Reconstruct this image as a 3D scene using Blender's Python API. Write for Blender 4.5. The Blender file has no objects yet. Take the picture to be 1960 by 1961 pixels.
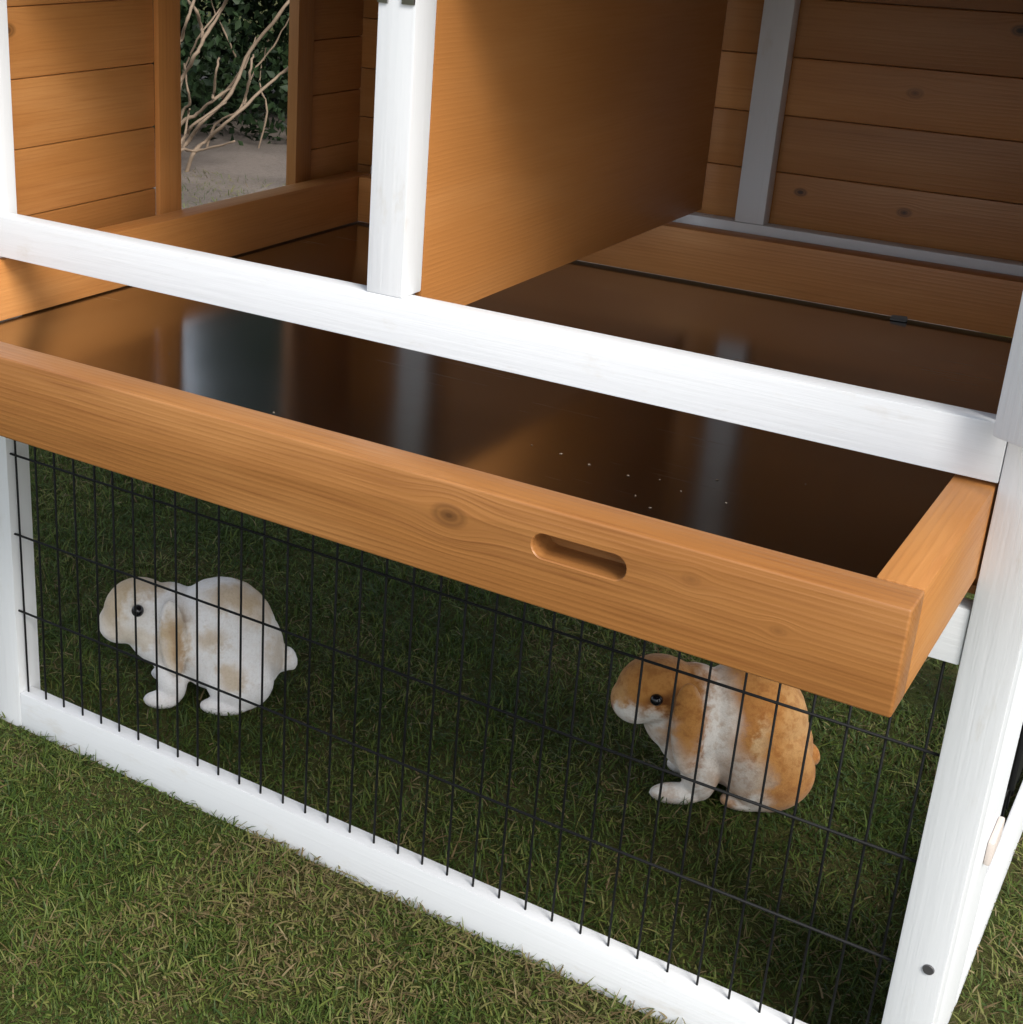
import bpy, bmesh, math, random
import numpy as np
from mathutils import Vector, Matrix, Quaternion

random.seed(7)
rng = np.random.default_rng(11)
scene = bpy.context.scene
col = scene.collection

# ------------------------------------------------------------------ camera
CAM = (0.96966, -0.89045, 0.81913)
YAW, PITCH, ROLL = math.radians(32.6965), math.radians(21.3104), math.radians(2.3654)
fw = Vector((-math.sin(YAW) * math.cos(PITCH), math.cos(YAW) * math.cos(PITCH), -math.sin(PITCH)))
r0 = Vector((math.cos(YAW), math.sin(YAW), 0.0))
u0 = r0.cross(fw)
rt = r0 * math.cos(ROLL) + u0 * math.sin(ROLL)
up = -r0 * math.sin(ROLL) + u0 * math.cos(ROLL)
cd = bpy.data.cameras.new('camera')
cam = bpy.data.objects.new('camera', cd)
col.objects.link(cam)
cam.matrix_world = Matrix(((rt.x, up.x, -fw.x, CAM[0]), (rt.y, up.y, -fw.y, CAM[1]), (rt.z, up.z, -fw.z, CAM[2]), (0, 0, 0, 1)))
cd.sensor_fit = 'HORIZONTAL'
cd.sensor_width = 36.0
cd.lens = 2733.476 / 1960 * 36.0
cd.shift_x = 291.0 / 1960
cd.shift_y = -108.7 / 1960
cd.clip_start = 0.02
cd.clip_end = 400
scene.camera = cam

# ------------------------------------------------------------------ light
SUN_EL, SUN_AZ = math.radians(43), math.radians(31)      # azimuth: from +X (right end) towards the viewer
sdir = Vector((math.cos(SUN_AZ) * math.cos(SUN_EL), -math.sin(SUN_AZ) * math.cos(SUN_EL), math.sin(SUN_EL)))
world = bpy.data.worlds.new('World')
scene.world = world
world.use_nodes = True
wn = world.node_tree
bg = wn.nodes['Background']
sky = wn.nodes.new('ShaderNodeTexSky')
sky.sky_type = 'NISHITA'
sky.sun_disc = False
sky.sun_elevation = SUN_EL
sky.sun_rotation = math.atan2(sdir.x, sdir.y)
sky.dust_density = 2.0
hz = wn.nodes.new('ShaderNodeHueSaturation')          # thin high haze: a paler sky
hz.inputs['Saturation'].default_value = 0.40
wn.links.new(sky.outputs[0], hz.inputs['Color'])
wn.links.new(hz.outputs[0], bg.inputs[0])
bg.inputs[1].default_value = 0.15
sl = bpy.data.lights.new('sun', 'SUN')
sl.energy = 2.0
sl.angle = math.radians(26)
sl.color = (1.0, 0.95, 0.88)
sun = bpy.data.objects.new('sun', sl)
col.objects.link(sun)
sun.rotation_euler = sdir.to_track_quat('Z', 'Y').to_euler()
sun.location = (3, -1, 4)
vs = scene.view_settings
vs.view_transform = 'Standard'
vs.look = 'None'
vs.exposure = 0.86
vs.gamma = 1.0
vs.use_curve_mapping = False
scene.cycles.max_bounces = 8
scene.cycles.glossy_bounces = 4
scene.cycles.sample_clamp_indirect = 6.0
scene.cycles.use_denoising = True


# ------------------------------------------------------------------ materials
class NT:
    def __init__(s, name):
        s.m = bpy.data.materials.new(name)
        s.m.use_nodes = True
        s.t = s.m.node_tree
        s.b = s.t.nodes['Principled BSDF']

    def n(s, kind, **kw):
        nd = s.t.nodes.new('ShaderNode' + kind)
        for k, v in kw.items():
            setattr(nd, k, v)
        return nd

    def put(s, sock, v):
        if hasattr(v, 'is_output') or isinstance(v, bpy.types.NodeSocket):
            s.t.links.new(v, sock)
        else:
            sock.default_value = v

    def math(s, op, a, b=0.0, c=None):
        nd = s.n('Math', operation=op)
        s.put(nd.inputs[0], a)
        s.put(nd.inputs[1], b)
        if c is not None:
            s.put(nd.inputs[2], c)
        return nd.outputs[0]

    def mix(s, f, a, b, mode='MIX'):
        nd = s.n('Mix', data_type='RGBA', blend_type=mode)
        s.put(nd.inputs[0], f)
        s.put(nd.inputs[6], a)
        s.put(nd.inputs[7], b)
        return nd.outputs[2]

    def noise(s, vec, scale, detail=3.0, rough=0.55):
        nd = s.n('TexNoise')
        s.put(nd.inputs['Vector'], vec)
        nd.inputs['Scale'].default_value = scale
        nd.inputs['Detail'].default_value = detail
        nd.inputs['Roughness'].default_value = rough
        return nd.outputs[0]

    def ss(s, x, a, b):
        nd = s.n('MapRange', interpolation_type='SMOOTHSTEP')
        s.put(nd.inputs[0], x)
        nd.inputs[1].default_value = a
        nd.inputs[2].default_value = b
        return nd.outputs[0]

    def comb(s, x, y, z):
        nd = s.n('CombineXYZ')
        for i, v in enumerate((x, y, z)):
            s.put(nd.inputs[i], v)
        return nd.outputs[0]

    def bump(s, h, strength, dist):
        nd = s.n('Bump')
        nd.inputs['Strength'].default_value = strength
        nd.inputs['Distance'].default_value = dist
        s.t.links.new(h, nd.inputs['Height'])
        s.t.links.new(nd.outputs[0], s.b.inputs['Normal'])


def rgba(c):
    return (c[0], c[1], c[2], 1.0)


def wood(name, axis, knots=(), base=(0.41, 0.174, 0.048), dark=(0.28, 0.103, 0.025), light=(0.48, 0.225, 0.074),
         contrast=1.0, rough=0.43, vary=0.55):
    """Stained pine. axis: the board's long direction; knots: (along, across, radius, darkness) in the board's own metres."""
    k = NT(name)
    tc = k.n('TexCoord')
    sp = k.n('SeparateXYZ')
    k.t.links.new(tc.outputs['Object'], sp.inputs[0])
    oi = k.n('ObjectInfo')
    off = k.math('MULTIPLY', oi.outputs['Random'], 53.0)
    ix = 'XYZ'.index(axis)
    order = {'X': (0, 2, 1), 'Y': (1, 2, 0), 'Z': (2, 0, 1)}[axis]
    u, v, w = [sp.outputs[i] for i in order]
    kn_dark = None
    vv = v
    for (ku, kv, kr, kd) in knots:
        du = k.math('SUBTRACT', u, ku)
        dv = k.math('SUBTRACT', v, kv)
        d2 = k.math('ADD', k.math('MULTIPLY', k.math('MULTIPLY', du, 0.62), k.math('MULTIPLY', du, 0.62)), k.math('MULTIPLY', dv, dv))
        d = k.math('SQRT', d2)
        g = k.math('POWER', 2.718, k.math('MULTIPLY', d2, -1.0 / (1.7 * kr) ** 2))
        vv = k.math('SUBTRACT', vv, k.math('MULTIPLY', dv, k.math('MULTIPLY', g, 0.93)))
        ring = k.math('ADD', k.math('MULTIPLY', k.math('SINE', k.math('MULTIPLY', d, 6.283 / (kr * 0.30))), 0.13), 0.75)
        inside = k.math('SUBTRACT', 1.0, k.ss(d, kr * 0.75, kr * 1.05))
        core = k.math('SUBTRACT', 1.0, k.ss(d, kr * 0.10, kr * 0.55))
        f = k.math('MULTIPLY', k.math('ADD', k.math('MULTIPLY', inside, k.math('MULTIPLY', ring, 0.75)), k.math('MULTIPLY', core, 0.6)), kd)
        kn_dark = f if kn_dark is None else k.math('MAXIMUM', kn_dark, f)
    uo = k.math('ADD', u, off)
    wob = k.noise(k.comb(k.math('MULTIPLY', uo, 3.0), k.math('MULTIPLY', vv, 14.0), k.math('ADD', k.math('MULTIPLY', w, 14.0), off)), 1.0, 2.0)
    cross = k.math('ADD', k.math('ADD', vv, k.math('MULTIPLY', w, 0.7)), k.math('MULTIPLY', wob, 0.011))
    rings = k.math('ADD', k.math('MULTIPLY', k.math('SINE', k.math('MULTIPLY', cross, 6.283 / 0.0037)), 0.5), 0.5)
    rings = k.math('POWER', rings, 2.2)
    mid = k.noise(k.comb(k.math('MULTIPLY', uo, 5.0), k.math('ADD', k.math('MULTIPLY', vv, 130.0), off), k.math('MULTIPLY', w, 130.0)), 1.0, 3.0, 0.6)
    fine = k.noise(k.comb(k.math('MULTIPLY', uo, 12.0), k.math('MULTIPLY', vv, 420.0), k.math('MULTIPLY', w, 420.0)), 1.0, 5.0, 0.65)
    broad = k.noise(k.comb(k.math('MULTIPLY', uo, 4.0), k.math('ADD', k.math('MULTIPLY', vv, 22.0), off), k.math('MULTIPLY', w, 22.0)), 1.0, 3.0)
    g1 = k.math('ADD', k.math('MULTIPLY', k.math('MULTIPLY', rings, k.ss(broad, 0.35, 0.65)), 0.20 * contrast), k.math('MULTIPLY', k.math('SUBTRACT', fine, 0.5), 0.9 * contrast))
    g1 = k.math('ADD', g1, k.math('MULTIPLY', k.math('SUBTRACT', mid, 0.45), 0.9 * contrast))
    c1 = k.mix(k.ss(g1, -0.1, 0.85), rgba(base), rgba(dark))
    c2 = k.mix(k.math('MULTIPLY', k.ss(broad, 0.42, 0.72), 0.75), c1, rgba(light), 'MIX')
    c2 = k.mix(k.math('MULTIPLY', k.ss(fine, 0.45, 0.62), 0.35), c2, c1)
    hv = k.math('ADD', k.math('MULTIPLY', k.math('SUBTRACT', oi.outputs['Random'], 0.5), vary), 1.0)
    br = k.n('HueSaturation')
    k.put(br.inputs['Value'], hv)
    k.t.links.new(c2, br.inputs['Color'])
    out = br.outputs[0]
    if kn_dark is not None:
        out = k.mix(kn_dark, out, (0.045, 0.016, 0.006, 1))
    k.t.links.new(out, k.b.inputs['Base Color'])
    k.put(k.b.inputs['Roughness'], k.math('ADD', k.math('MULTIPLY', fine, 0.2), rough - 0.1))
    k.b.inputs['Specular IOR Level'].default_value = 0.45
    k.bump(k.math('ADD', fine, k.math('MULTIPLY', rings, 0.4)), 0.35, 0.0006)
    return k.m


def paint(name, axis, colr=(0.70, 0.72, 0.74)):
    k = NT(name)
    tc = k.n('TexCoord')
    sp = k.n('SeparateXYZ')
    k.t.links.new(tc.outputs['Object'], sp.inputs[0])
    oi = k.n('ObjectInfo')
    off = k.math('MULTIPLY', oi.outputs['Random'], 31.0)
    order = {'X': (0, 2, 1), 'Y': (1, 2, 0), 'Z': (2, 0, 1)}[axis]
    u, v, w = [sp.outputs[i] for i in order]
    fine = k.noise(k.comb(k.math('ADD', k.math('MULTIPLY', u, 9.0), off), k.math('MULTIPLY', v, 260.0), k.math('MULTIPLY', w, 260.0)), 1.0, 4.0, 0.6)
    dirt = k.noise(k.comb(k.math('ADD', k.math('MULTIPLY', u, 16.0), off), k.math('MULTIPLY', v, 40.0), k.math('MULTIPLY', w, 40.0)), 1.0, 5.0, 0.7)
    c = k.mix(k.math('MULTIPLY', k.ss(fine, 0.52, 0.78), 0.30), rgba(colr), (0.60, 0.61, 0.62, 1))
    c = k.mix(k.math('MULTIPLY', k.ss(dirt, 0.58, 0.76), 0.40), c, (0.56, 0.53, 0.47, 1))
    k.t.links.new(c, k.b.inputs['Base Color'])
    k.b.inputs['Roughness'].default_value = 0.5
    k.b.inputs['Specular IOR Level'].default_value = 0.35
    k.bump(k.math('ADD', fine, k.math('MULTIPLY', dirt, 0.5)), 0.40, 0.0008)
    return k.m


def plain(name, c, rough=0.5, metal=0.0, nscale=120.0, namt=0.15, bump=0.0):
    k = NT(name)
    tc = k.n('TexCoord')
    nz = k.noise(tc.outputs['Object'], nscale, 4.0)
    k.t.links.new(k.mix(k.math('MULTIPLY', nz, namt * 2), rgba(c), rgba([x * 0.55 for x in c])), k.b.inputs['Base Color'])
    k.b.inputs['Roughness'].default_value = rough
    k.b.inputs['Metallic'].default_value = metal
    if bump:
        k.bump(nz, 0.5, bump)
    return k.m


def metal_sheet():
    k = NT('galvanised_sheet')
    tc = k.n('TexCoord')
    big = k.noise(tc.outputs['Object'], 9.0, 3.0)
    mp = k.n('Mapping')
    mp.inputs['Rotation'].default_value = (0, 0, math.radians(38))
    mp.inputs['Scale'].default_value = (4.0, 500.0, 1.0)
    k.t.links.new(tc.outputs['Object'], mp.inputs[0])
    scr = k.noise(mp.outputs[0], 1.0, 3.0, 0.7)
    where = k.noise(tc.outputs['Object'], 6.0, 2.0)
    sf = k.math('MULTIPLY', k.ss(scr, 0.60, 0.74), k.ss(where, 0.48, 0.62))
    c = k.mix(k.math('MULTIPLY', big, 0.5), (0.47, 0.47, 0.47, 1), (0.36, 0.36, 0.365, 1))
    c = k.mix(k.math('MULTIPLY', sf, 0.4), c, (0.7, 0.7, 0.7, 1))
    k.t.links.new(c, k.b.inputs['Base Color'])
    k.b.inputs['Metallic'].default_value = 1.0
    k.put(k.b.inputs['Roughness'], k.math('ADD', k.math('ADD', k.math('MULTIPLY', big, 0.05), 0.125), k.math('MULTIPLY', sf, 0.25)))
    k.bump(k.noise(tc.outputs['Object'], 5.0, 2.0), 0.12, 0.004)
    return k.m


WX, WY, WZ = wood('pine_along_x', 'X'), wood('pine_along_y', 'Y'), wood('pine_upright', 'Z')
PLY = wood('plywood', 'Y', contrast=0.45, base=(0.39, 0.162, 0.044), dark=(0.31, 0.122, 0.031), light=(0.43, 0.190, 0.058))
PX, PY, PZ = paint('white_paint_x', 'X'), paint('white_paint_y', 'Y'), paint('white_paint_z', 'Z')
BLACK = plain('black_wire', (0.008, 0.0085, 0.009), 0.6)
BLACK.node_tree.nodes['Principled BSDF'].inputs['Specular IOR Level'].default_value = 0.2
STEEL = plain('grey_steel', (0.42, 0.41, 0.40), 0.35, 1.0)
SHEET = metal_sheet()


# ------------------------------------------------------------------ building helpers
def tag(o, label=None, cat=None, group=None, kind=None):
    if label: o['label'] = label
    if cat: o['category'] = cat
    if group: o['group'] = group
    if kind: o['kind'] = kind
    return o


def empty(name, loc, rz=0.0):
    o = bpy.data.objects.new(name, None)
    col.objects.link(o)
    o.location = loc
    o.rotation_euler = (0, 0, rz)
    o.empty_display_size = 0.05
    return o


WORLD = {}


def link(name, me, mat, loc, parent=None):
    o = bpy.data.objects.new(name, me)
    col.objects.link(o)
    if mat and not me.materials:
        me.materials.append(mat)
    pl = WORLD.get(parent.name, Vector(parent.location)) if parent else Vector((0, 0, 0))
    o.location = Vector(loc) - pl
    WORLD[o.name] = Vector(loc)
    o.parent = parent
    return o


CACHE = {}


def box_mesh(name, sx, sy, sz, bev, mat):
    key = (round(sx, 4), round(sy, 4), round(sz, 4), bev, mat.name)
    if key in CACHE:
        return CACHE[key]
    bm = bmesh.new()
    bmesh.ops.create_cube(bm, size=1.0)
    for v in bm.verts:
        v.co.x *= sx; v.co.y *= sy; v.co.z *= sz
    if bev:
        bmesh.ops.bevel(bm, geom=list(bm.edges), offset=bev, segments=2, profile=0.6, affect='EDGES')
    me = bpy.data.meshes.new(name)
    bm.to_mesh(me); bm.free()
    if bev:
        for p in me.polygons:
            p.use_smooth = True
        if hasattr(me, 'set_sharp_from_angle'):
            me.set_sharp_from_angle(angle=math.radians(50))
    me.materials.append(mat)
    CACHE[key] = me
    return me


def box(name, x0, x1, y0, y1, z0, z1, mat, parent, bev=0.0015, jit=0.0):
    me = box_mesh(name, x1 - x0, y1 - y0, z1 - z0, bev, mat)
    o = link(name, me, mat, ((x0 + x1) / 2, (y0 + y1) / 2, (z0 + z1) / 2), parent)
    if jit:
        o.rotation_euler = (random.uniform(-jit, jit), random.uniform(-jit, jit), random.uniform(-jit, jit))
    return o


def tube(pts, radii, sides=6):
    """a round tapering tube through pts -> verts, faces"""
    V, F = [], []
    prev = None
    n = len(pts)
    P = [Vector(p) for p in pts]
    a = None
    for i in range(n):
        t = (P[min(i + 1, n - 1)] - P[max(i - 1, 0)]).normalized()
        if a is None:
            a = t.orthogonal().normalized()
        else:
            a = (a - t * a.dot(t)).normalized()
        b = t.cross(a)
        for k in range(sides):
            w = 2 * math.pi * k / sides
            V.append(P[i] + (a * math.cos(w) + b * math.sin(w)) * radii[i])
    for i in range(n - 1):
        for k in range(sides):
            k2 = (k + 1) % sides
            F.append((i * sides + k, i * sides + k2, (i + 1) * sides + k2, (i + 1) * sides + k))
    F.append(tuple(range(sides))[::-1])
    F.append(tuple(range((n - 1) * sides, n * sides)))
    return V, F


def mesh_from(name, V, F, mat, smooth=True):
    me = bpy.data.meshes.new(name)
    me.from_pydata([tuple(v) for v in V], [], F)
    if smooth:
        for p in me.polygons:
            p.use_smooth = True
    me.materials.append(mat)
    return me


# ------------------------------------------------------------------ ground
def lattice(seed, cell):
    g = np.random.default_rng(seed).random((64, 64))

    def f(x, y):
        a, b = np.asarray(x) / cell + 200.3, np.asarray(y) / cell + 200.7
        i, j = np.floor(a).astype(int), np.floor(b).astype(int)
        s, t = a - i, b - j
        s, t = s * s * (3 - 2 * s), t * t * (3 - 2 * t)
        q = lambda m, n: g[m % 64, n % 64]
        return (q(i, j) * (1 - s) + q(i + 1, j) * s) * (1 - t) + (q(i, j + 1) * (1 - s) + q(i + 1, j + 1) * s) * t
    return f


def lawn_material():
    k = NT('lawn_soil')
    geo = k.n('NewGeometry')
    a = k.noise(geo.outputs['Position'], 9.0, 5.0)
    b = k.noise(geo.outputs['Position'], 160.0, 4.0, 0.7)
    c = k.mix(k.ss(a, 0.35, 0.65), (0.042, 0.052, 0.012, 1), (0.075, 0.062, 0.026, 1))
    c = k.mix(k.ss(b, 0.35, 0.7), c, (0.055, 0.066, 0.017, 1))
    k.t.links.new(c, k.b.inputs['Base Color'])
    k.b.inputs['Roughness'].default_value = 0.95
    k.b.inputs['Specular IOR Level'].default_value = 0.1
    k.bump(b, 1.0, 0.006)
    return k.m


def soil_material():
    k = NT('bare_soil')
    geo = k.n('NewGeometry')
    a = k.noise(geo.outputs['Position'], 3.0, 5.0)
    b = k.noise(geo.outputs['Position'], 60.0, 5.0, 0.75)
    c = k.mix(k.ss(a, 0.35, 0.65), (0.19, 0.155, 0.13, 1), (0.12, 0.097, 0.08, 1))
    c = k.mix(k.math('MULTIPLY', k.ss(b, 0.45, 0.75), 0.6), c, (0.10, 0.08, 0.06, 1))
    k.t.links.new(c, k.b.inputs['Base Color'])
    k.b.inputs['Roughness'].default_value = 0.95
    k.bump(b, 1.0, 0.02)
    return k.m


V, F = [(0, 0, 0)], []
N = 72
for ring in (1.5, 4, 12, 40, 150):
    for i in range(N):
        w = 2 * math.pi * i / N
        V.append((ring * math.cos(w), ring * math.sin(w), 0))
for i in range(N):
    F.append((0, 1 + i, 1 + (i + 1) % N))
    for r in range(4):
        F.append((1 + r * N + i, 1 + (r + 1) * N + i, 1 + (r + 1) * N + (i + 1) % N, 1 + r * N + (i + 1) % N))
lawn = link('lawn_ground', mesh_from('lawn_ground', V, F, lawn_material(), False), None, (0, 0, 0))
tag(lawn, kind='structure')

# bare earth in front of the hedge, beyond the left end of the hutch
HX = Vector((0.75, 0.66, 0)).normalized()           # along the hedge
HN = Vector((-0.66, 0.75, 0)).normalized()          # away from the hutch
HB = Vector((-1.93, 2.82, 0))                       # middle of the hedge foot
edge = lattice(3, 0.22)
V, F = [], []
M = 60
for i in range(M + 1):
    s = -4 + 8 * i / M
    d0 = -1.75 - 0.35 * float(edge(s, 0.3))
    for d in (d0, -0.6, 0.3, 2.5):
        p = HB + HX * s + HN * d
        V.append((p.x, p.y, 0.004))
for i in range(M):
    for j in range(3):
        F.append((i * 4 + j, i * 4 + 4 + j, i * 4 + 5 + j, i * 4 + 1 + j))
soil = link('bare_soil', mesh_from('bare_soil', V, F, soil_material(), False), None, (0, 0, 0))
tag(soil, kind='structure')


def grass_material():
    k = NT('grass_blades')
    at = k.n('Attribute', attribute_name='tint')
    sp = k.n('SeparateXYZ')
    k.t.links.new(at.outputs['Vector'], sp.inputs[0])
    cr = k.n('ValToRGB')
    cr.color_ramp.elements[0].position = 0.0
    cr.color_ramp.elements[0].color = (0.026, 0.055, 0.008, 1)
    cr.color_ramp.elements[1].position = 1.0
    cr.color_ramp.elements[1].color = (0.225, 0.180, 0.092, 1)
    for p, c in ((0.3, (0.082, 0.122, 0.021, 1)), (0.55, (0.155, 0.165, 0.042, 1)), (0.72, (0.170, 0.155, 0.060, 1)), (0.86, (0.120, 0.080, 0.036, 1))):
        e = cr.color_ramp.elements.new(p)
        e.color = c
    k.t.links.new(sp.outputs[0], cr.inputs[0])
    k.t.links.new(cr.outputs[0], k.b.inputs['Base Color'])
    k.b.inputs['Roughness'].default_value = 0.55
    k.b.inputs['Specular IOR Level'].default_value = 0.25
    tr = k.n('BsdfTranslucent')
    k.t.links.new(cr.outputs[0], tr.inputs[0])
    mx = k.n('MixShader')
    mx.inputs[0].default_value = 0.25
    k.t.links.new(k.b.outputs[0], mx.inputs[1])
    k.t.links.new(tr.outputs[0], mx.inputs[2])
    k.t.links.new(mx.outputs[0], k.t.nodes['Material Output'].inputs[0])
    return k.m


def grass(name, regions, mat):
    X, Y, S = [], [], []
    for (x0, x1, y0, y1, dens, scale) in regions:
        n = int((x1 - x0) * (y1 - y0) * dens)
        X.append(rng.uniform(x0, x1, n)); Y.append(rng.uniform(y0, y1, n)); S.append(np.full(n, scale))
    x, y, sc = np.concatenate(X), np.concatenate(Y), np.concatenate(S)
    # keep clear of the timber that stands on the ground
    keep = ~((x > -0.045) & (x < 0.90) & (y > -0.001) & (y < 0.020))
    keep &= ~((x > 0.874) & (x < 0.896) & (y > 0.0) & (y < 0.62))
    x, y, sc = x[keep], y[keep], sc[keep]
    n = len(x)
    patch = 0.45 * lattice(5, 0.15)(x, y) + 0.35 * lattice(6, 0.055)(x, y) + 0.2 * lattice(7, 0.02)(x, y)
    inside = (y > 0.02) & (x < 0.87) & (x > -0.7)  # run grass: greener, with the hutch's shade also put into its tint
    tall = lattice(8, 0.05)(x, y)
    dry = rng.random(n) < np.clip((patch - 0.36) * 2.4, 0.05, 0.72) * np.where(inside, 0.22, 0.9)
    flat = rng.random(n) < np.where(dry, 0.75, 0.25)
    L = (0.005 + 0.021 * rng.random(n) ** 2.0) * (0.6 + 0.8 * tall) * sc
    lean = np.where(flat, rng.uniform(0.9, 1.45, n), rng.uniform(0.15, 0.95, n))
    bend = rng.uniform(0.1, 0.8, n)
    ang = rng.uniform(0, 2 * np.pi, n)
    wd = rng.uniform(0.0004, 0.00105, n) * np.sqrt(sc)
    base = np.stack([x, y, np.where(flat, rng.uniform(0.0, 0.008, n), -0.002)], 1)
    dirh = np.stack([np.cos(ang), np.sin(ang), np.zeros(n)], 1)
    side = np.stack([-np.sin(ang), np.cos(ang), np.zeros(n)], 1)
    tw = rng.uniform(-0.8, 0.8, n)[:, None]
    side = side * np.cos(tw) + np.array([0, 0, 1.0]) * np.sin(tw) * 0.6
    upv = np.array([0, 0, 1.0])
    pts = [base]
    p = base
    for i in range(3):
        t = np.clip(lean + bend * i * 0.5, 0, 1.62)[:, None]
        p = p + (dirh * np.sin(t) + upv * np.cos(t)) * (L / 3)[:, None]
        p = p.copy()
        p[:, 2] = np.maximum(p[:, 2], 0.001)
        pts.append(p)
    W = wd[:, None]
    vs_ = np.stack([pts[0] - side * W, pts[0] + side * W, pts[1] - side * W * 0.95, pts[1] + side * W * 0.95,
                    pts[2] - side * W * 0.65, pts[2] + side * W * 0.65, pts[3]], 1).reshape(-1, 3)
    b = (np.arange(n) * 7)[:, None]
    quads = np.concatenate([b + np.array([0, 1, 3, 2]), b + np.array([2, 3, 5, 4])], 1).reshape(-1, 4)
    tris = (b + np.array([4, 5, 6])).reshape(-1, 3)
    loops = np.concatenate([quads.ravel(), tris.ravel()])
    starts = np.concatenate([np.arange(len(quads)) * 4, len(quads) * 4 + np.arange(len(tris)) * 3])
    me = bpy.data.meshes.new(name)
    me.vertices.add(len(vs_)); me.vertices.foreach_set('co', vs_.ravel())
    me.loops.add(len(loops)); me.loops.foreach_set('vertex_index', loops.astype(np.int32))
    me.polygons.add(len(starts)); me.polygons.foreach_set('loop_start', starts.astype(np.int32))
    me.update(calc_edges=True)
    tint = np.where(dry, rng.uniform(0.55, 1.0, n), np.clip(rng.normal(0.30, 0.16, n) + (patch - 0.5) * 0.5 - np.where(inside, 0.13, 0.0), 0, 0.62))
    tv = np.zeros((n, 7, 3)); tv[:, :, 0] = tint[:, None]
    at = me.attributes.new('tint', 'FLOAT_VECTOR', 'POINT')
    at.data.foreach_set('vector', tv.ravel())
    me.materials.append(mat)
    return link(name, me, None, (0, 0, 0))


GM = grass_material()
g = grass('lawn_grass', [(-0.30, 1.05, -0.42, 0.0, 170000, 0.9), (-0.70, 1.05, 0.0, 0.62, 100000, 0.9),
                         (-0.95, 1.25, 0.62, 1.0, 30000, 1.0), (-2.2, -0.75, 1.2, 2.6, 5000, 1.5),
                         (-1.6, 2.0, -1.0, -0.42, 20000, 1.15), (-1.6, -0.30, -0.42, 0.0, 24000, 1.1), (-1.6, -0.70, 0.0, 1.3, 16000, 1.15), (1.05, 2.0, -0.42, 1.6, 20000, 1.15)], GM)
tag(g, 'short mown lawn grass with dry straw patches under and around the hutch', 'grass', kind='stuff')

# ------------------------------------------------------------------ the hutch
XL, XR, XO = -0.0062, 0.8606, 0.8932          # inner faces of the front posts, outer right face
ZT = 0.43                                     # underside of the upper storey
H = empty('rabbit_hutch', (0.43, 0.30, 0.0))
tag(H, 'two storey rabbit hutch with white painted frame, orange pine boards and black wire front', 'hutch')

# front frame, white paint
box('front_post', -0.040, XL, 0.0, 0.0296, 0.0, 0.97, PZ, H, 0.0013)
box('front_post', XR, XO, 0.0, 0.0296, 0.0, 0.97, PZ, H, 0.0013)
box('bottom_rail', XL + 0.0004, XR - 0.0004, 0.0, 0.0178, 0.0, 0.0431, PX, H, 0.0016)
box('middle_rail', XL + 0.0004, XR - 0.0004, 0.0, 0.018, 0.5022, 0.5400, PX, H, 0.0013)
box('run_top_rail', XL + 0.0004, XR - 0.0004, 0.002, 0.020, 0.375, 0.415, PX, H, 0.0013)
box('top_rail', XL + 0.0004, XR - 0.0004, 0.0, 0.018, 0.835, 0.872, PX, H, 0.0013)
box('sky_blocker_board', XL + 0.0004, XR - 0.0004, 0.003, 0.017, 0.8724, 0.970, PX, H, 0.0013)  # added out of view, with the low top rail, to cut skylight inside
cp = box('centre_post', 0.3974, 0.4290, 0.0008, 0.0296, 0.5402, 0.8348, PZ, H, 0.0013)
# latch plates on the centre post
for (x0, x1, z0) in ((0.3975, 0.4062, 0.7512), (0.4180, 0.4284, 0.7512)):
    lp = box('latch_plate', x0, x1, -0.0012, 0.0008, z0, z0 + 0.03, STEEL, cp, 0.0005)

# back frame
box('back_post', -0.040, -0.008, 0.630, 0.655, 0.0, 0.4515, PZ, H, 0.0013)
box('back_post', 0.861, 0.8932, 0.630, 0.655, 0.0, 0.94, PZ, H, 0.0013)
box('back_post', 0.0480, 0.0900, 0.630, 0.650, 0.5066, 0.94, PZ, H, 0.0013)
box('back_post', 0.4670, 0.4992, 0.630, 0.650, 0.5066, 0.94, PZ, H, 0.0013)
box('back_rail', -0.0076, 0.8606, 0.630, 0.650, 0.452, 0.5062, PX, H, 0.0013)

# boards of the back wall
KB = {0: [(0.03, -0.01, 0.006, 1.0), (0.14, -0.012, 0.007, 1.0)], 2: [(0.085, 0.006, 0.009, 0.9), (0.31, -0.006, 0.007, 0.6)], 3: [(0.287, 0.006, 0.0075, 1.0)],
      1: [(-0.2, 0.01, 0.008, 0.8)]}
zz = [0.440, 0.5005, 0.561, 0.6210, 0.6810, 0.7405, 0.801, 0.861, 0.93]
for i in range(len(zz) - 1):
    kn = KB.get(i - 1)
    if i == 1: kn = [(0.105, 0.012, 0.0050, 1.0), (0.215, 0.006, 0.0055, 0.8)]
    elif i == 3: kn = [(0.205, 0.006, 0.0060, 0.55)]
    elif i == 4: kn = [(0.292, 0.014, 0.0060, 1.0)]
    else: kn = None
    m = wood('pine_back_%d' % i, 'X', kn) if kn else WX
    o = box('back_plank', -0.050, 0.8932, 0.6556 + random.uniform(0, 0.0012), 0.668, zz[i] + 0.0001, zz[i + 1] - 0.0001, m, H, 0.0028)

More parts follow.
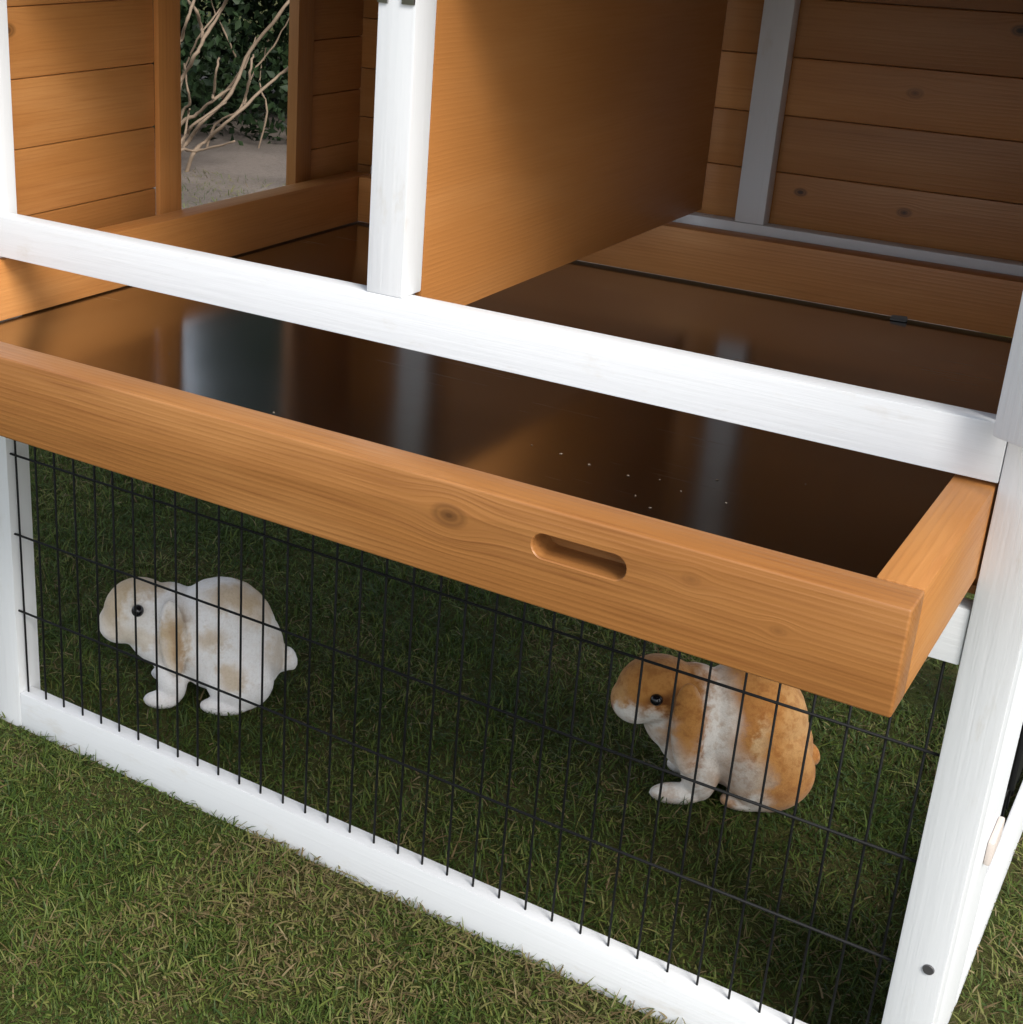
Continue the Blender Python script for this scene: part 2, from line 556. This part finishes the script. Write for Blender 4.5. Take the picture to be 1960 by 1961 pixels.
# left end wall: planks either side of the opening, upright jambs
zl = [0.4575 + 0.0645 * k for k in range(8)]
KL = wood('pine_left_knot', 'Y', [(-0.085, 0.012, 0.0075, 0.8)])
for k in range(7):
    top = 0.03
    o = box('end_plank', -0.051, -0.043, 0.0300, 0.2640, zl[k] + 0.0001, zl[k + 1] - 0.0001, KL if k == 3 else WY, H, 0.0026)
    o.rotation_euler = (0.010, 0, 0)
    o = box('end_plank', -0.051, -0.043, 0.5400, 0.6550, zl[k] + 0.0086, zl[k + 1] + 0.0084, WY, H, 0.0026)
box('opening_jamb', -0.0429, -0.0360, 0.2625, 0.2975, 0.440, 0.93, WZ, H, 0.0012)
box('opening_jamb', -0.0505, -0.0360, 0.5080, 0.5400, 0.440, 0.93, WZ, H, 0.0012)
box('opening_lintel', -0.0500, -0.0365, 0.2980, 0.5076, 0.880, 0.93, WY, H, 0.0012)
box('opening_sill', -0.0500, -0.0365, 0.2980, 0.5076, 0.440, 0.472, WY, H, 0.0012)
# right end wall
for k in range(8):
    box('end_plank', 0.8805, 0.8915, 0.0300, 0.6290, 0.4400 + 0.0605 * k, 0.4400 + 0.0605 * (k + 1) - 0.0002, WY, H, 0.0016)
# divider between the two rooms
box('divider_panel', 0.4230, 0.4290, 0.0300, 0.6290, 0.5140, 0.93, PLY, H, 0.0006)
box('shade_floor_panel', -0.0400, 0.8604, 0.0210, 0.6290, 0.4180, 0.4240, PLY, H, 0.0006)  # unseen floor under the tray, added to shade the run
# roof, out of view; front overhang sized to shade the rooms
FELT = plain('roof_felt', (0.06, 0.06, 0.062), 0.9, 0.0, 400.0, 0.3, 0.001)
rf = box('roof_panel', -0.09, 0.945, -0.10, 0.70, 0.975, 0.990, FELT, H, 0.002)
rf.rotation_euler = (math.radians(-3), 0, 0)

# right end of the run: wide stile, bottom board, black wire and a black latch
box('end_stile', 0.8760, 0.8925, 0.0302, 0.155, 0.0, 0.4175, PZ, H, 0.0013)
box('end_stile', 0.8760, 0.8925, 0.560, 0.6296, 0.0, 0.4175, PZ, H, 0.0013)
box('end_bottom_board', 0.8885, 0.8930, 0.1554, 0.5596, 0.0, 0.110, PY, H, 0.002)
box('end_top_board', 0.8760, 0.8930, 0.1554, 0.5596, 0.370, 0.4175, PY, H, 0.002)

# black wire: front panel
R = 0.00105
V, F = tube([(0, 0, 0.0), (0, 0, 0.345)], [R, R], 6)
wv = mesh_from('wire', V, F, BLACK)
for i in range(35):
    x = 0.025 * i + random.uniform(-0.0006, 0.0006)
    o = link('upright_wire', wv, None, (x, 0.0072, 0.0405), H)
    o.rotation_euler = (random.uniform(-0.002, 0.002), random.uniform(-0.004, 0.004), 0)
V, F = tube([(-0.012, 0, 0), (0.30, 0, 0.0006), (0.62, 0, -0.0005), (0.862, 0, 0)], [R * 1.1] * 4, 6)
wh = mesh_from('wire', V, F, BLACK)
for z in (0.1362, 0.2212, 0.3062):
    link('cross_wire', wh, None, (0, 0.0050, z), H)
# black wire: right end
V, F = tube([(0, 0, 0.0), (0, 0, 0.266)], [R, R], 6)
we = mesh_from('wire', V, F, BLACK)
for i in range(15):
    link('upright_wire', we, None, (0.8850, 0.175 + 0.025 * i, 0.107), H)
V, F = tube([(0, 0.153, 0), (0, 0.562, 0)], [R * 1.1] * 2, 6)
we2 = mesh_from('wire', V, F, BLACK)
for z in (0.16, 0.2212, 0.3062):
    link('cross_wire', we2, None, (0.8868, 0, z), H)
# small fittings
BEIGE = plain('worn_paint', (0.62, 0.55, 0.50), 0.6)
box('turn_button', 0.8926, 0.8975, 0.098, 0.140, 0.176, 0.196, BEIGE, H, 0.002)
box('black_latch', 0.8926, 0.8965, 0.163, 0.260, 0.205, 0.262, BLACK, H, 0.001)
bm = bmesh.new()
bmesh.ops.create_cone(bm, cap_ends=True, segments=16, radius1=0.0042, radius2=0.0036, depth=0.0016)
bmesh.ops.rotate(bm, verts=bm.verts, matrix=Matrix.Rotation(math.pi / 2, 3, 'X'))
me = bpy.data.meshes.new('screw'); bm.to_mesh(me); bm.free()
me.materials.append(plain('dull_screw', (0.12, 0.12, 0.125), 0.45, 0.6))
link('screw', me, None, (0.8828, -0.0005, 0.1444), H)

# open door on the right post
DA = math.radians(30)
dx, dy = math.cos(DA), -math.sin(DA)
hinge = Vector((0.8530, -0.0190, 0.5370))


def door_piece(name, s0, s1, t0, t1, z0, z1, mat, parent, bev=0.0025):
    me = box_mesh(name, s1 - s0, t1 - t0, z1 - z0, bev, mat)
    s, t = (s0 + s1) / 2, (t0 + t1) / 2
    c = hinge + Vector((dx * s - dy * t, dy * s + dx * t, 0)) + Vector((0, 0, (z0 + z1) / 2))
    o = link(name, me, None, c, parent)
    o.rotation_euler = (0, 0, -DA)
    return o


dr = door_piece('door', 0.0, 0.045, 0.0, 0.018, 0.0, 0.40, PZ, H)
door_piece('door_stile', 0.385, 0.43, 0.0, 0.018, 0.0, 0.40, PZ, dr)
door_piece('door_rail', 0.0455, 0.3845, 0.0, 0.018, 0.0, 0.045, PX, dr)
door_piece('door_rail', 0.0455, 0.3845, 0.0, 0.018, 0.355, 0.40, PX, dr)
for i in range(6):
    door_piece('door_board', 0.0455, 0.3845, 0.005, 0.012, 0.0455 + 0.0515 * i, 0.0969 + 0.0515 * i, WX, dr, 0.0012)
for c_ in list(dr.children):                       # children sit in the turned door's own axes
    w_ = WORLD[c_.name]
    c_.location = Matrix.Rotation(DA, 3, 'Z') @ (w_ - WORLD[dr.name])
    c_.rotation_euler = (0, 0, 0)

# ------------------------------------------------------------------ the pull-out tray
TZ0, TZ1, TY0, TY1, TX0, TX1 = 0.4361, 0.4990, -0.2022, 0.619, -0.0290, 0.8590
FLOOR = 0.4400
T = empty('pull_out_tray', (0.42, 0.20, TZ0))
tag(T, 'pine framed cleaning tray with shiny metal bottom, pulled out from under the white rail', 'tray')


def hand_slot_board():
    sx, sy, sz = TX1 - TX0, 0.0281, TZ1 - TZ0
    bm = bmesh.new()
    bmesh.ops.create_cube(bm, size=1.0)
    for v in bm.verts:
        v.co.x *= sx; v.co.y *= sy; v.co.z *= sz
    bmesh.ops.bevel(bm, geom=list(bm.edges), offset=0.0016, segments=3, profile=0.5, affect='EDGES')
    me = bpy.data.meshes.new('front_board'); bm.to_mesh(me); bm.free()
    me.materials.append(FRONT)
    o = link('front_board', me, None, ((TX0 + TX1) / 2, TY0 + sy / 2, (TZ0 + TZ1) / 2), T)
    # slot cutter: a stadium with a softened rim
    cx, cz = 0.678 - (TX0 + TX1) / 2, 0.4752 - (TZ0 + TZ1) / 2
    hl, r = 0.0295, 0.0078
    prof = [(-sy / 2 - 0.004, 1.09), (-sy / 2 + 0.0002, 1.07), (-sy / 2 + 0.0008, 1.0), (-sy / 2 + 0.0235, 1.0)]
    V, F = [], []
    K = 32
    for (yy, q) in prof:
        rr = r * q
        for k in range(K):
            w = 2 * math.pi * k / K
            ex = (hl - r) if math.cos(w) >= 0 else -(hl - r)
            V.append((cx + ex + rr * math.cos(w), yy, cz + rr * math.sin(w)))
    for i in range(len(prof) - 1):
        for k in range(K):
            k2 = (k + 1) % K
            F.append((i * K + k, i * K + k2, (i + 1) * K + k2, (i + 1) * K + k))
    F.append(tuple(range(K))[::-1]); F.append(tuple(range((len(prof) - 1) * K, len(prof) * K)))
    cm = bpy.data.meshes.new('cutter'); cm.from_pydata(V, [], F)
    bm = bmesh.new(); bm.from_mesh(cm); bmesh.ops.recalc_face_normals(bm, faces=bm.faces); bm.to_mesh(cm); bm.free()
    co = bpy.data.objects.new('cutter', cm); col.objects.link(co)
    co.location = WORLD[o.name]
    md = o.modifiers.new('slot', 'BOOLEAN'); md.operation = 'DIFFERENCE'; md.object = co; md.solver = 'EXACT'
    bpy.context.view_layer.update()
    dg = bpy.context.evaluated_depsgraph_get()
    nm = bpy.data.meshes.new_from_object(o.evaluated_get(dg))
    nm.name = 'front_board'
    o.modifiers.clear(); o.data = nm
    if not nm.materials: nm.materials.append(FRONT)
    for p in nm.polygons: p.use_smooth = True
    nm.set_sharp_from_angle(angle=math.radians(35))
    bpy.data.objects.remove(co); bpy.data.meshes.remove(cm)
    return o


cxm = (TX0 + TX1) / 2
czm = (TZ0 + TZ1) / 2
FRONT = wood('pine_tray_front', 'X', [(0.593 - cxm, 0.4775 - czm, 0.0085, 0.62), (0.745 - cxm, 0.4815 - czm, 0.0040, 0.22),
                                     (0.7955 - cxm, 0.4665 - czm, 0.0035, 0.25), (0.17 - cxm, 0.4545 - czm, 0.003, 0.3)], vary=0.0,
             base=(0.30, 0.125, 0.034), dark=(0.165, 0.056, 0.013), light=(0.38, 0.175, 0.056), contrast=1.3)
hand_slot_board()
TB = 0.0281
RB = 0.0254
sb = box('side_board', TX1 - RB, TX1, TY0 + TB + 0.0004, TY1 - 0.0004, TZ0 + 0.0002, TZ1 + 0.0003, WY, T, 0.0016)
box('side_board', TX0, -0.0006, TY0 + TB + 0.0004, TY1 - 0.0004, FLOOR + 0.0014, TZ1, WY, T, 0.0022)
box('back_board', 0.0, TX1 - RB - 0.0006, 0.5912, TY1, FLOOR + 0.0024, TZ1 - 0.0006, WX, T, 0.0025)
# shiny sheet, a fine grid with a faint unevenness
nx, ny = 60, 50
V, F = [], []
x0, x1, y0, y1 = -0.0120, TX1 - RB - 0.0002, TY0 + TB + 0.0002, 0.6020
for j in range(ny + 1):
    for i in range(nx + 1):
        V.append((x0 + (x1 - x0) * i / nx, y0 + (y1 - y0) * j / ny, FLOOR))
for j in range(ny):
    for i in range(nx):
        a = j * (nx + 1) + i
        F.append((a, a + 1, a + nx + 2, a + nx + 1))
V = [(x - 0.4, y - 0.2, 0) for x, y, z in V]
link('metal_sheet', mesh_from('metal_sheet', V, F, SHEET), None, (0.4, 0.2, FLOOR), T)
# small bent steel clip where the sheet meets the back board
V = [(0, 0, 0), (0.017, 0, 0), (0.016, 0, 0.005), (0.001, 0, 0.004), (0.001, -0.005, 0.001), (0.016, -0.004, 0.001)]
F = [(0, 1, 2, 3), (0, 4, 5, 1)]
cl = bpy.data.meshes.new('sheet_clip'); cl.from_pydata(V, [], F); cl.materials.append(plain('dull_zinc', (0.16, 0.16, 0.155), 0.6, 0.7))
c1 = link('sheet_clip', cl, None, (0.6555, 0.5902, FLOOR + 0.0006), T)
sm = c1.modifiers.new('thickness', 'SOLIDIFY'); sm.thickness = 0.0009

# sawdust flakes on the sheet
V, F = [], []
for i in range(16):
    cl_ = random.choice(((0.585, 0.035, 0.022, 0.020), (0.690, 0.03, 0.03, 0.02), (0.655, 0.005, 0.02, 0.03), (0.5, -0.02, 0.2, 0.12), (0.40, -0.06, 0.03, 0.02)))
    x, y = random.gauss(cl_[0], cl_[2]), random.gauss(cl_[1], cl_[3])
    x, y = min(max(x, 0.02), 0.81), min(max(y, -0.16), 0.4)
    s = random.uniform(0.0004, 0.0011)
    w = random.uniform(0, 6.28)
    a = len(V)
    for q, e in ((0, 1.6), (1.9, 0.8), (3.3, 1.5), (4.6, 0.7)):
        V.append((x + s * e * math.cos(w + q), y + s * e * math.sin(w + q), FLOOR + 0.00015 + random.uniform(0, 0.0004)))
    V.append((x, y, FLOOR + 0.0007))
    F += [(a, a + 1, a + 4), (a + 1, a + 2, a + 4), (a + 2, a + 3, a + 4), (a + 3, a, a + 4), (a + 3, a + 2, a + 1, a)]
sd = link('sawdust_flakes', mesh_from('sawdust_flakes', V, F, plain('sawdust', (0.24, 0.20, 0.15), 0.9), False), None, (0, 0, 0))
tag(sd, 'pale sawdust flakes scattered on the shiny metal sheet of the tray', 'sawdust', kind='stuff')


# ------------------------------------------------------------------ rabbits
def fur_material(name, base, patches, mottle):
    """patches: (u, z, ru, rz, colour, strength) in the rabbit's own side view, metres."""
    k = NT(name)
    tc = k.n('TexCoord')
    sp = k.n('SeparateXYZ')
    k.t.links.new(tc.outputs['Object'], sp.inputs[0])
    n1 = k.noise(tc.outputs['Object'], 55.0, 4.0, 0.6)
    n2 = k.noise(tc.outputs['Object'], 420.0, 4.0, 0.7)
    aw = k.math('ABSOLUTE', sp.outputs[1])
    wob = k.math('MULTIPLY', k.math('SUBTRACT', n1, 0.5), 0.042)
    u = k.math('ADD', sp.outputs[0], wob)
    z = k.math('SUBTRACT', k.math('ADD', sp.outputs[2], wob), k.math('MULTIPLY', aw, 0.45))
    c = rgba(base)
    for (pu, pz, ru, rz, pc, st) in patches:
        a = k.math('MULTIPLY', k.math('SUBTRACT', u, pu), 1.0 / ru)
        b = k.math('MULTIPLY', k.math('SUBTRACT', z, pz), 1.0 / rz)
        d = k.math('SQRT', k.math('ADD', k.math('MULTIPLY', a, a), k.math('MULTIPLY', b, b)))
        f = k.math('MULTIPLY', k.math('SUBTRACT', 1.0, k.ss(d, 0.30, 1.25)), st)
        c = k.mix(f, c, rgba(pc))
    n3 = k.noise(tc.outputs['Object'], 110.0, 5.0, 0.65)
    c = k.mix(k.math('MULTIPLY', k.ss(n3, 0.42, 0.66), mottle), c, (0.62, 0.46, 0.34, 1), 'MULTIPLY')
    c = k.mix(k.math('MULTIPLY', k.ss(n2, 0.45, 0.75), 0.15), c, (0.16, 0.10, 0.055, 1), 'MULTIPLY')
    k.t.links.new(c if not isinstance(c, tuple) else c, k.b.inputs['Base Color'])
    k.b.inputs['Roughness'].default_value = 0.85
    k.b.inputs['Specular IOR Level'].default_value = 0.15
    k.b.inputs['Sheen Weight'].default_value = 0.15
    k.bump(k.math('ADD', n2, k.math('MULTIPLY', n1, 0.6)), 0.55, 0.0016)
    return k.m


def ellipsoid(bm, c, r, rot=(0, 0, 0)):
    from mathutils import Euler
    m = Matrix.Translation(Vector(c) * 0.001) @ Euler(rot).to_matrix().to_4x4() @ Matrix.Diagonal((r[0] * 0.001, r[1] * 0.001, r[2] * 0.001, 1))
    bmesh.ops.create_icosphere(bm, subdivisions=3, radius=1.0, matrix=m)


def rabbit(label, group, loc, heading, parts, eyes, mat, eye_r):
    bm = bmesh.new()
    for p in parts:
        ellipsoid(bm, *p)
    me = bpy.data.meshes.new('rabbit'); bm.to_mesh(me); bm.free()
    o = link('rabbit', me, None, loc)
    rm = o.modifiers.new('remesh', 'REMESH'); rm.mode = 'VOXEL'; rm.voxel_size = 0.0024
    s = o.modifiers.new('smooth', 'SMOOTH'); s.factor = 0.5; s.iterations = 7
    bpy.context.view_layer.update()
    dg = bpy.context.evaluated_depsgraph_get()
    nm = bpy.data.meshes.new_from_object(o.evaluated_get(dg))
    o.modifiers.clear()
    o.data = nm
    nm.materials.clear(); nm.materials.append(mat)
    for p in nm.polygons: p.use_smooth = True
    o.rotation_euler = (0, 0, heading)
    tag(o, label, 'rabbit', group)
    for (e, er) in eyes:
        b2 = bmesh.new()
        bmesh.ops.create_uvsphere(b2, u_segments=16, v_segments=10, radius=er)
        em = bpy.data.meshes.new('eye'); b2.to_mesh(em); b2.free()
        for p in em.polygons: p.use_smooth = True
        em.materials.append(EYE)
        eo = bpy.data.objects.new('eye', em); col.objects.link(eo)
        eo.parent = o; eo.location = Vector(e) * 0.001
    return o


EYE = plain('glass_eye', (0.006, 0.006, 0.008), 0.08, 0.0, 50, 0.0)
head_ang = math.atan2(-0.54, -0.84)
nv = Vector((0.54, -0.84, 0))
# heading +x of the rabbit's own axes; its left flank (+y) is the one towards the viewer after the turn
LW = 1.0


def both(c, r, rot=(0, 0, 0)):
    return [(c, r, rot), ((c[0], -c[1], c[2]), r, (-rot[0], rot[1], -rot[2]))]


LP = [((-14, 0, 76), (60, 46, 66), (0, 0, 0)), ((-36, 0, 58), (46, 46, 54), (0, 0, 0)), ((28, 0, 76), (48, 38, 54), (0, 0.3, 0)),
      ((52, 0, 84), (38, 32, 44), (0, 0, 0)),
      ((74, 0, 100), (39, 33, 38), (0, 0.25, 0)), ((94, 0, 86), (25, 25, 23), (0, 0, 0)), ((-88, 0, 50), (8, 8, 15), (0, 0.25, 0)), ((-80, 0, 44), (10, 9, 10), (0, 0, 0))]
LP += both((38, 22, 34), (17, 14, 32), (0, 0.15, 0)) + both((48, 28, 9), (20, 11, 10)) + both((-36, 32, 42), (38, 18, 40)) + both((-20, 36, 9), (27, 12, 10))
LP += [((33, 40, 90), (15, 7, 45), (0.10, 0.08, 0)), ((34, -34, 64), (14, 7, 38), (-0.1, 0.08, 0)), ((42, 0, 97), (34, 30, 37), (0, 0, 0))]
tan, brown, cream = (0.50, 0.36, 0.20), (0.36, 0.22, 0.11), (0.62, 0.53, 0.41)
L_MAT = fur_material('white_tan_fur', (0.80, 0.79, 0.78), [
    (0.096, 0.112, 0.030, 0.050, cream, 0.9), (0.098, 0.108, 0.020, 0.035, tan, 0.5), (0.070, 0.134, 0.045, 0.018, tan, 0.75), (0.070, 0.092, 0.020, 0.022, (0.72, 0.70, 0.67), 0.8),
    (0.032, 0.072, 0.022, 0.042, tan, 0.9), (0.028, 0.06, 0.010, 0.045, brown, 0.6),
    (-0.032, 0.120, 0.040, 0.020, tan, 0.75), (-0.055, 0.105, 0.022, 0.025, tan, 0.55), (-0.010, 0.070, 0.017, 0.019, tan, 0.65), (-0.030, 0.028, 0.017, 0.020, tan, 0.7),
    (-0.076, 0.062, 0.013, 0.030, tan, 0.5), (0.075, 0.070, 0.035, 0.012, cream, 0.7), (0.119, 0.088, 0.006, 0.006, (0.45, 0.25, 0.20), 0.8)], 0.12)
P = Vector((0.125, 0.14, 0)) - nv * 0.035
rabbit('white lop-eared rabbit with faint tan patches, at the left end of the run', 'rabbits in the run', P, head_ang,
       LP, [((71, 31.5, 117), 0.0066), ((71, -31.5, 117), 0.0066)], L_MAT, 0.006)

RP = [((-40, 0, 82), (62, 48, 73), (0, 0, 0)), ((-58, 0, 58), (52, 48, 60), (0, 0, 0)), ((8, 0, 86), (44, 41, 64), (0, 0.2, 0)), ((28, 0, 96), (34, 34, 46), (0, 0, 0)),
      ((50, 0, 120), (40, 35, 36), (0, 0.35, 0)), ((69, 0, 106), (25, 26, 25), (0, 0, 0)), ((-112, 0, 48), (8, 8, 14), (0, 0.3, 0)), ((-104, 0, 42), (10, 10, 10), (0, 0, 0))]
RP += both((4, 24, 46), (20, 16, 44), (0, 0.1, 0)) + [((23, 24, 10), (28, 13, 11), (0, 0, 0)), ((0, -28, 10), (24, 13, 11), (0, 0, 0))] + both((-62, 35, 46), (44, 19, 46)) + both((-44, 31, 10), (27, 13, 11))
RP += [((26, 43, 100), (17, 8, 54), (0.05, 0.08, 0)), ((25, -36, 84), (17, 8, 48), (-0.08, 0.08, 0))]
org, dorg, wht = (0.47, 0.215, 0.055), (0.33, 0.125, 0.028), (0.70, 0.67, 0.62)
R_MAT = fur_material('orange_white_fur', (0.44, 0.205, 0.058), [
    (-0.004, 0.080, 0.024, 0.090, wht, 0.97), (0.045, 0.045, 0.035, 0.030, wht, 0.95), (0.012, 0.022, 0.022, 0.040, wht, 0.9), (0.030, 0.0, 0.05, 0.018, wht, 1.0),
    (0.076, 0.088, 0.026, 0.020, wht, 0.95), (0.055, 0.082, 0.022, 0.018, wht, 0.9), (-0.045, -0.006, 0.022, 0.018, wht, 0.95),
    (-0.040, 0.028, 0.022, 0.025, (0.5, 0.44, 0.36), 0.8), (-0.035, 0.100, 0.016, 0.03, dorg, 0.35), (-0.085, 0.085, 0.022, 0.055, (0.56, 0.36, 0.16), 0.5), (-0.045, 0.072, 0.008, 0.03, (0.62, 0.46, 0.26), 0.6), (-0.028, 0.030, 0.016, 0.03, (0.50, 0.45, 0.40), 0.7),
    (0.065, 0.125, 0.035, 0.030, org, 0.8), (0.050, 0.110, 0.022, 0.011, (0.16, 0.055, 0.014), 0.85), (0.088, 0.112, 0.010, 0.020, (0.58, 0.34, 0.14), 0.6), (0.096, 0.100, 0.006, 0.006, (0.35, 0.16, 0.12), 0.8), (0.024, 0.085, 0.020, 0.052, org, 0.95), (0.012, 0.06, 0.008, 0.05, dorg, 0.3)], 0.6)
P = Vector((0.63, 0.285, 0)) - nv * 0.046
bun = rabbit('orange and white lop-eared rabbit in the run under the right part of the tray', 'rabbits in the run', P, head_ang,
       RP, [((57, 33.0, 127), 0.0062), ((57, -33.0, 127), 0.0062)], R_MAT, 0.006)
bun.scale = (1.0, 1.0, 0.94)


# ------------------------------------------------------------------ shrub and hedge seen through the opening
def cam_point(px, py, dist):
    """the place `dist` metres out along the sight line, used to survey where a stem stands"""
    d = fw + rt * ((px - 689.0) / 2733.476) - up * ((py - 871.8) / 2733.476)
    return Vector(CAM) + d * dist


BARK = plain('pinkish_bark', (0.21, 0.15, 0.10), 0.8, 0.0, 60.0, 0.45, 0.002)
SH = empty('bare_shrub', cam_point(352, 300, 4.6))
SH.location.z = 0.0
tag(SH, 'leaning shrub of bare pinkish stems seen through the opening in the left end wall', 'shrub')
WORLD[SH.name] = Vector(SH.location)
zs = 4.6
stems = [([(120, 1330), (200, 1220), (330, 1050), (560, 820), (740, 430), (1040, 60), (1150, -150)], 4.95, 9),
         ([(240, 1330), (330, 1250), (520, 1080), (720, 900), (1000, 650), (1150, 540)], 4.85, 8),
         ([(20, 860), (130, 690), (250, 480), (330, 330), (470, 100), (560, -80)], 4.9, 9),
         ([(80, 480), (120, 350), (170, 200), (240, 0), (280, -120)], 4.85, 8),
         ([(310, 340), (300, 230), (260, 100), (200, 20), (170, -60)], 4.92, 7),
         ([(100, 1340), (230, 1330), (400, 1300), (600, 1240)], 4.75, 6),
         ([(405, 860), (410, 820), (440, 600), (460, 510)], 4.9, 6),
         ([(680, 910), (690, 880), (730, 640), (760, 480)], 4.86, 6),
         ([(100, 1120), (270, 1000), (420, 870), (560, 780)], 4.97, 8),
         ([(100, 1290), (180, 1180), (210, 1120), (400, 980), (520, 900)], 4.82, 7),
         ([(130, 1020), (200, 900), (180, 760), (150, 560)], 5.0, 6),
         ([(480, 860), (640, 640), (700, 560), (780, 330)], 5.05, 5),
         ([(140, 1240), (190, 1000), (200, 960)], 4.9, 5),
         ([(420, 1100), (640, 960), (760, 640), (940, 400), (1100, 120)], 5.2, 5),
         ([(160, 600), (300, 300), (420, 140), (520, 20)], 5.1, 5),
         ([(600, 500), (520, 300), (430, 120), (380, -40)], 5.25, 4),
         ([(880, 980), (820, 760), (840, 560), (900, 300)], 5.3, 4)]
for pts, dist, wpx in stems:
    P3 = []
    for i, (a, b) in enumerate(pts):
        P3.append(cam_point(320 + a / zs, b / zs, dist - 0.40 + 0.05 * math.sin(i * 2.1 + dist * 9)))
    a0, b0 = pts[0]
    if b0 >= 960:                                   # springs from the ground
        P3.insert(0, Vector((P3[0].x - 0.03, P3[0].y - 0.02, -0.03)))
    elif a0 < 300:                                  # springs from the foot of the shrub
        g0 = cam_point(322, 300, dist - 0.40)
        P3.insert(0, P3[0].lerp(Vector((g0.x, g0.y, 0.0)), 0.55))
        P3.insert(0, Vector((g0.x, g0.y, -0.03)))
    # resample smoothly
    Q = []
    for i in range(len(P3) - 1):
        p0, p1, p2, p3 = P3[max(i - 1, 0)], P3[i], P3[i + 1], P3[min(i + 2, len(P3) - 1)]
        for s in range(5):
            t = s / 5
            q = 0.5 * ((2 * p1) + (p2 - p0) * t + (2 * p0 - 5 * p1 + 4 * p2 - p3) * t * t + (3 * p1 - p0 - 3 * p2 + p3) * t ** 3)
            Q.append(q + Vector((random.gauss(0, 0.0012), random.gauss(0, 0.0012), random.gauss(0, 0.0012))))
    Q.append(P3[-1])
    r_ = wpx * 0.00092
    rad = [r_ * (1.0 - 0.45 * i / len(Q)) * random.uniform(0.82, 1.18) for i in range(len(Q))]
    o0 = Vector(SH.location)
    V, F = tube([q - o0 for q in Q], rad, 6)
    b = bpy.data.objects.new('branch', mesh_from('branch', V, F, BARK))
    col.objects.link(b); b.parent = SH


def leaf_material(name, c0, c1):
    k = NT(name)
    geo = k.n('NewGeometry')
    rp = geo.outputs['Random Per Island']
    c = k.mix(rp, rgba(c0), rgba(c1))
    k.t.links.new(c, k.b.inputs['Base Color'])
    k.b.inputs['Roughness'].default_value = 0.5
    k.b.inputs['Specular IOR Level'].default_value = 0.2
    tr = k.n('BsdfTranslucent')
    k.t.links.new(c, tr.inputs[0])
    mx = k.n('MixShader'); mx.inputs[0].default_value = 0.2
    k.t.links.new(k.b.outputs[0], mx.inputs[1]); k.t.links.new(tr.outputs[0], mx.inputs[2])
    k.t.links.new(mx.outputs[0], k.t.nodes['Material Output'].inputs[0])
    return k.m


def leaves(name, n, where, size, mat, parent=None):
    """n folded leaves, each 4 triangles, at points given by where(rng)"""
    C = where(n)
    n = len(C)
    ax = rng.normal(size=(n, 3)); ax[:, 2] -= 0.4
    ax /= np.linalg.norm(ax, axis=1)[:, None]
    nm = rng.normal(size=(n, 3)); nm[:, 2] = np.abs(nm[:, 2]) + 0.4
    sd_ = np.cross(ax, nm); sd_ /= np.linalg.norm(sd_, axis=1)[:, None]
    fold = np.cross(sd_, ax)
    s = rng.uniform(size[0], size[1], n)[:, None]
    v = np.stack([C, C + ax * s * 0.5 + sd_ * s * 0.27 + fold * s * 0.08, C + ax * s, C + ax * s * 0.5 - sd_ * s * 0.27 + fold * s * 0.08, C + ax * s * 0.5], 1).reshape(-1, 3)
    b = (np.arange(n) * 5)[:, None]
    f = np.concatenate([b + np.array(t) for t in ([0, 1, 4], [1, 2, 4], [2, 3, 4], [3, 0, 4])], 1).reshape(-1, 3)
    me = bpy.data.meshes.new(name)
    me.vertices.add(len(v)); me.vertices.foreach_set('co', v.ravel())
    me.loops.add(f.size); me.loops.foreach_set('vertex_index', f.ravel().astype(np.int32))
    me.polygons.add(len(f)); me.polygons.foreach_set('loop_start', (np.arange(len(f)) * 3).astype(np.int32))
    me.update(calc_edges=True)
    me.materials.append(mat)
    return link(name, me, None, (0, 0, 0), parent)


S0 = (cam_point(383, 260, 4.67) - HB).dot(HX)


def hedge_where(n):
    s = rng.uniform(-1.5, 1.2, n)
    hm = np.where(s < S0, 1.45 + 0.2 * lattice(24, 0.3)(s, s), 3.6)
    h = rng.uniform(0.0, 1.0, n) * hm
    d = rng.uniform(0, 1, n) * 1.6 + 0.10 + 0.25 * lattice(22, 0.5)(s, h) + 0.10 * lattice(21, 0.2)(s, h)
    clump = lattice(23, 0.16)(s + d, h * 1.1)
    k = clump > 0.30
    s, h, d = s[k], h[k], d[k]
    return np.stack([HB.x + HX.x * s + HN.x * d, HB.y + HX.y * s + HN.y * d, h], 1)


HM = leaf_material('dark_hedge_leaves', (0.006, 0.014, 0.006), (0.024, 0.044, 0.016))
hd = leaves('hedge', 210000, hedge_where, (0.026, 0.055), HM)
tag(hd, 'dark green hedge behind the bare shrub beyond the left opening', 'hedge', kind='stuff')
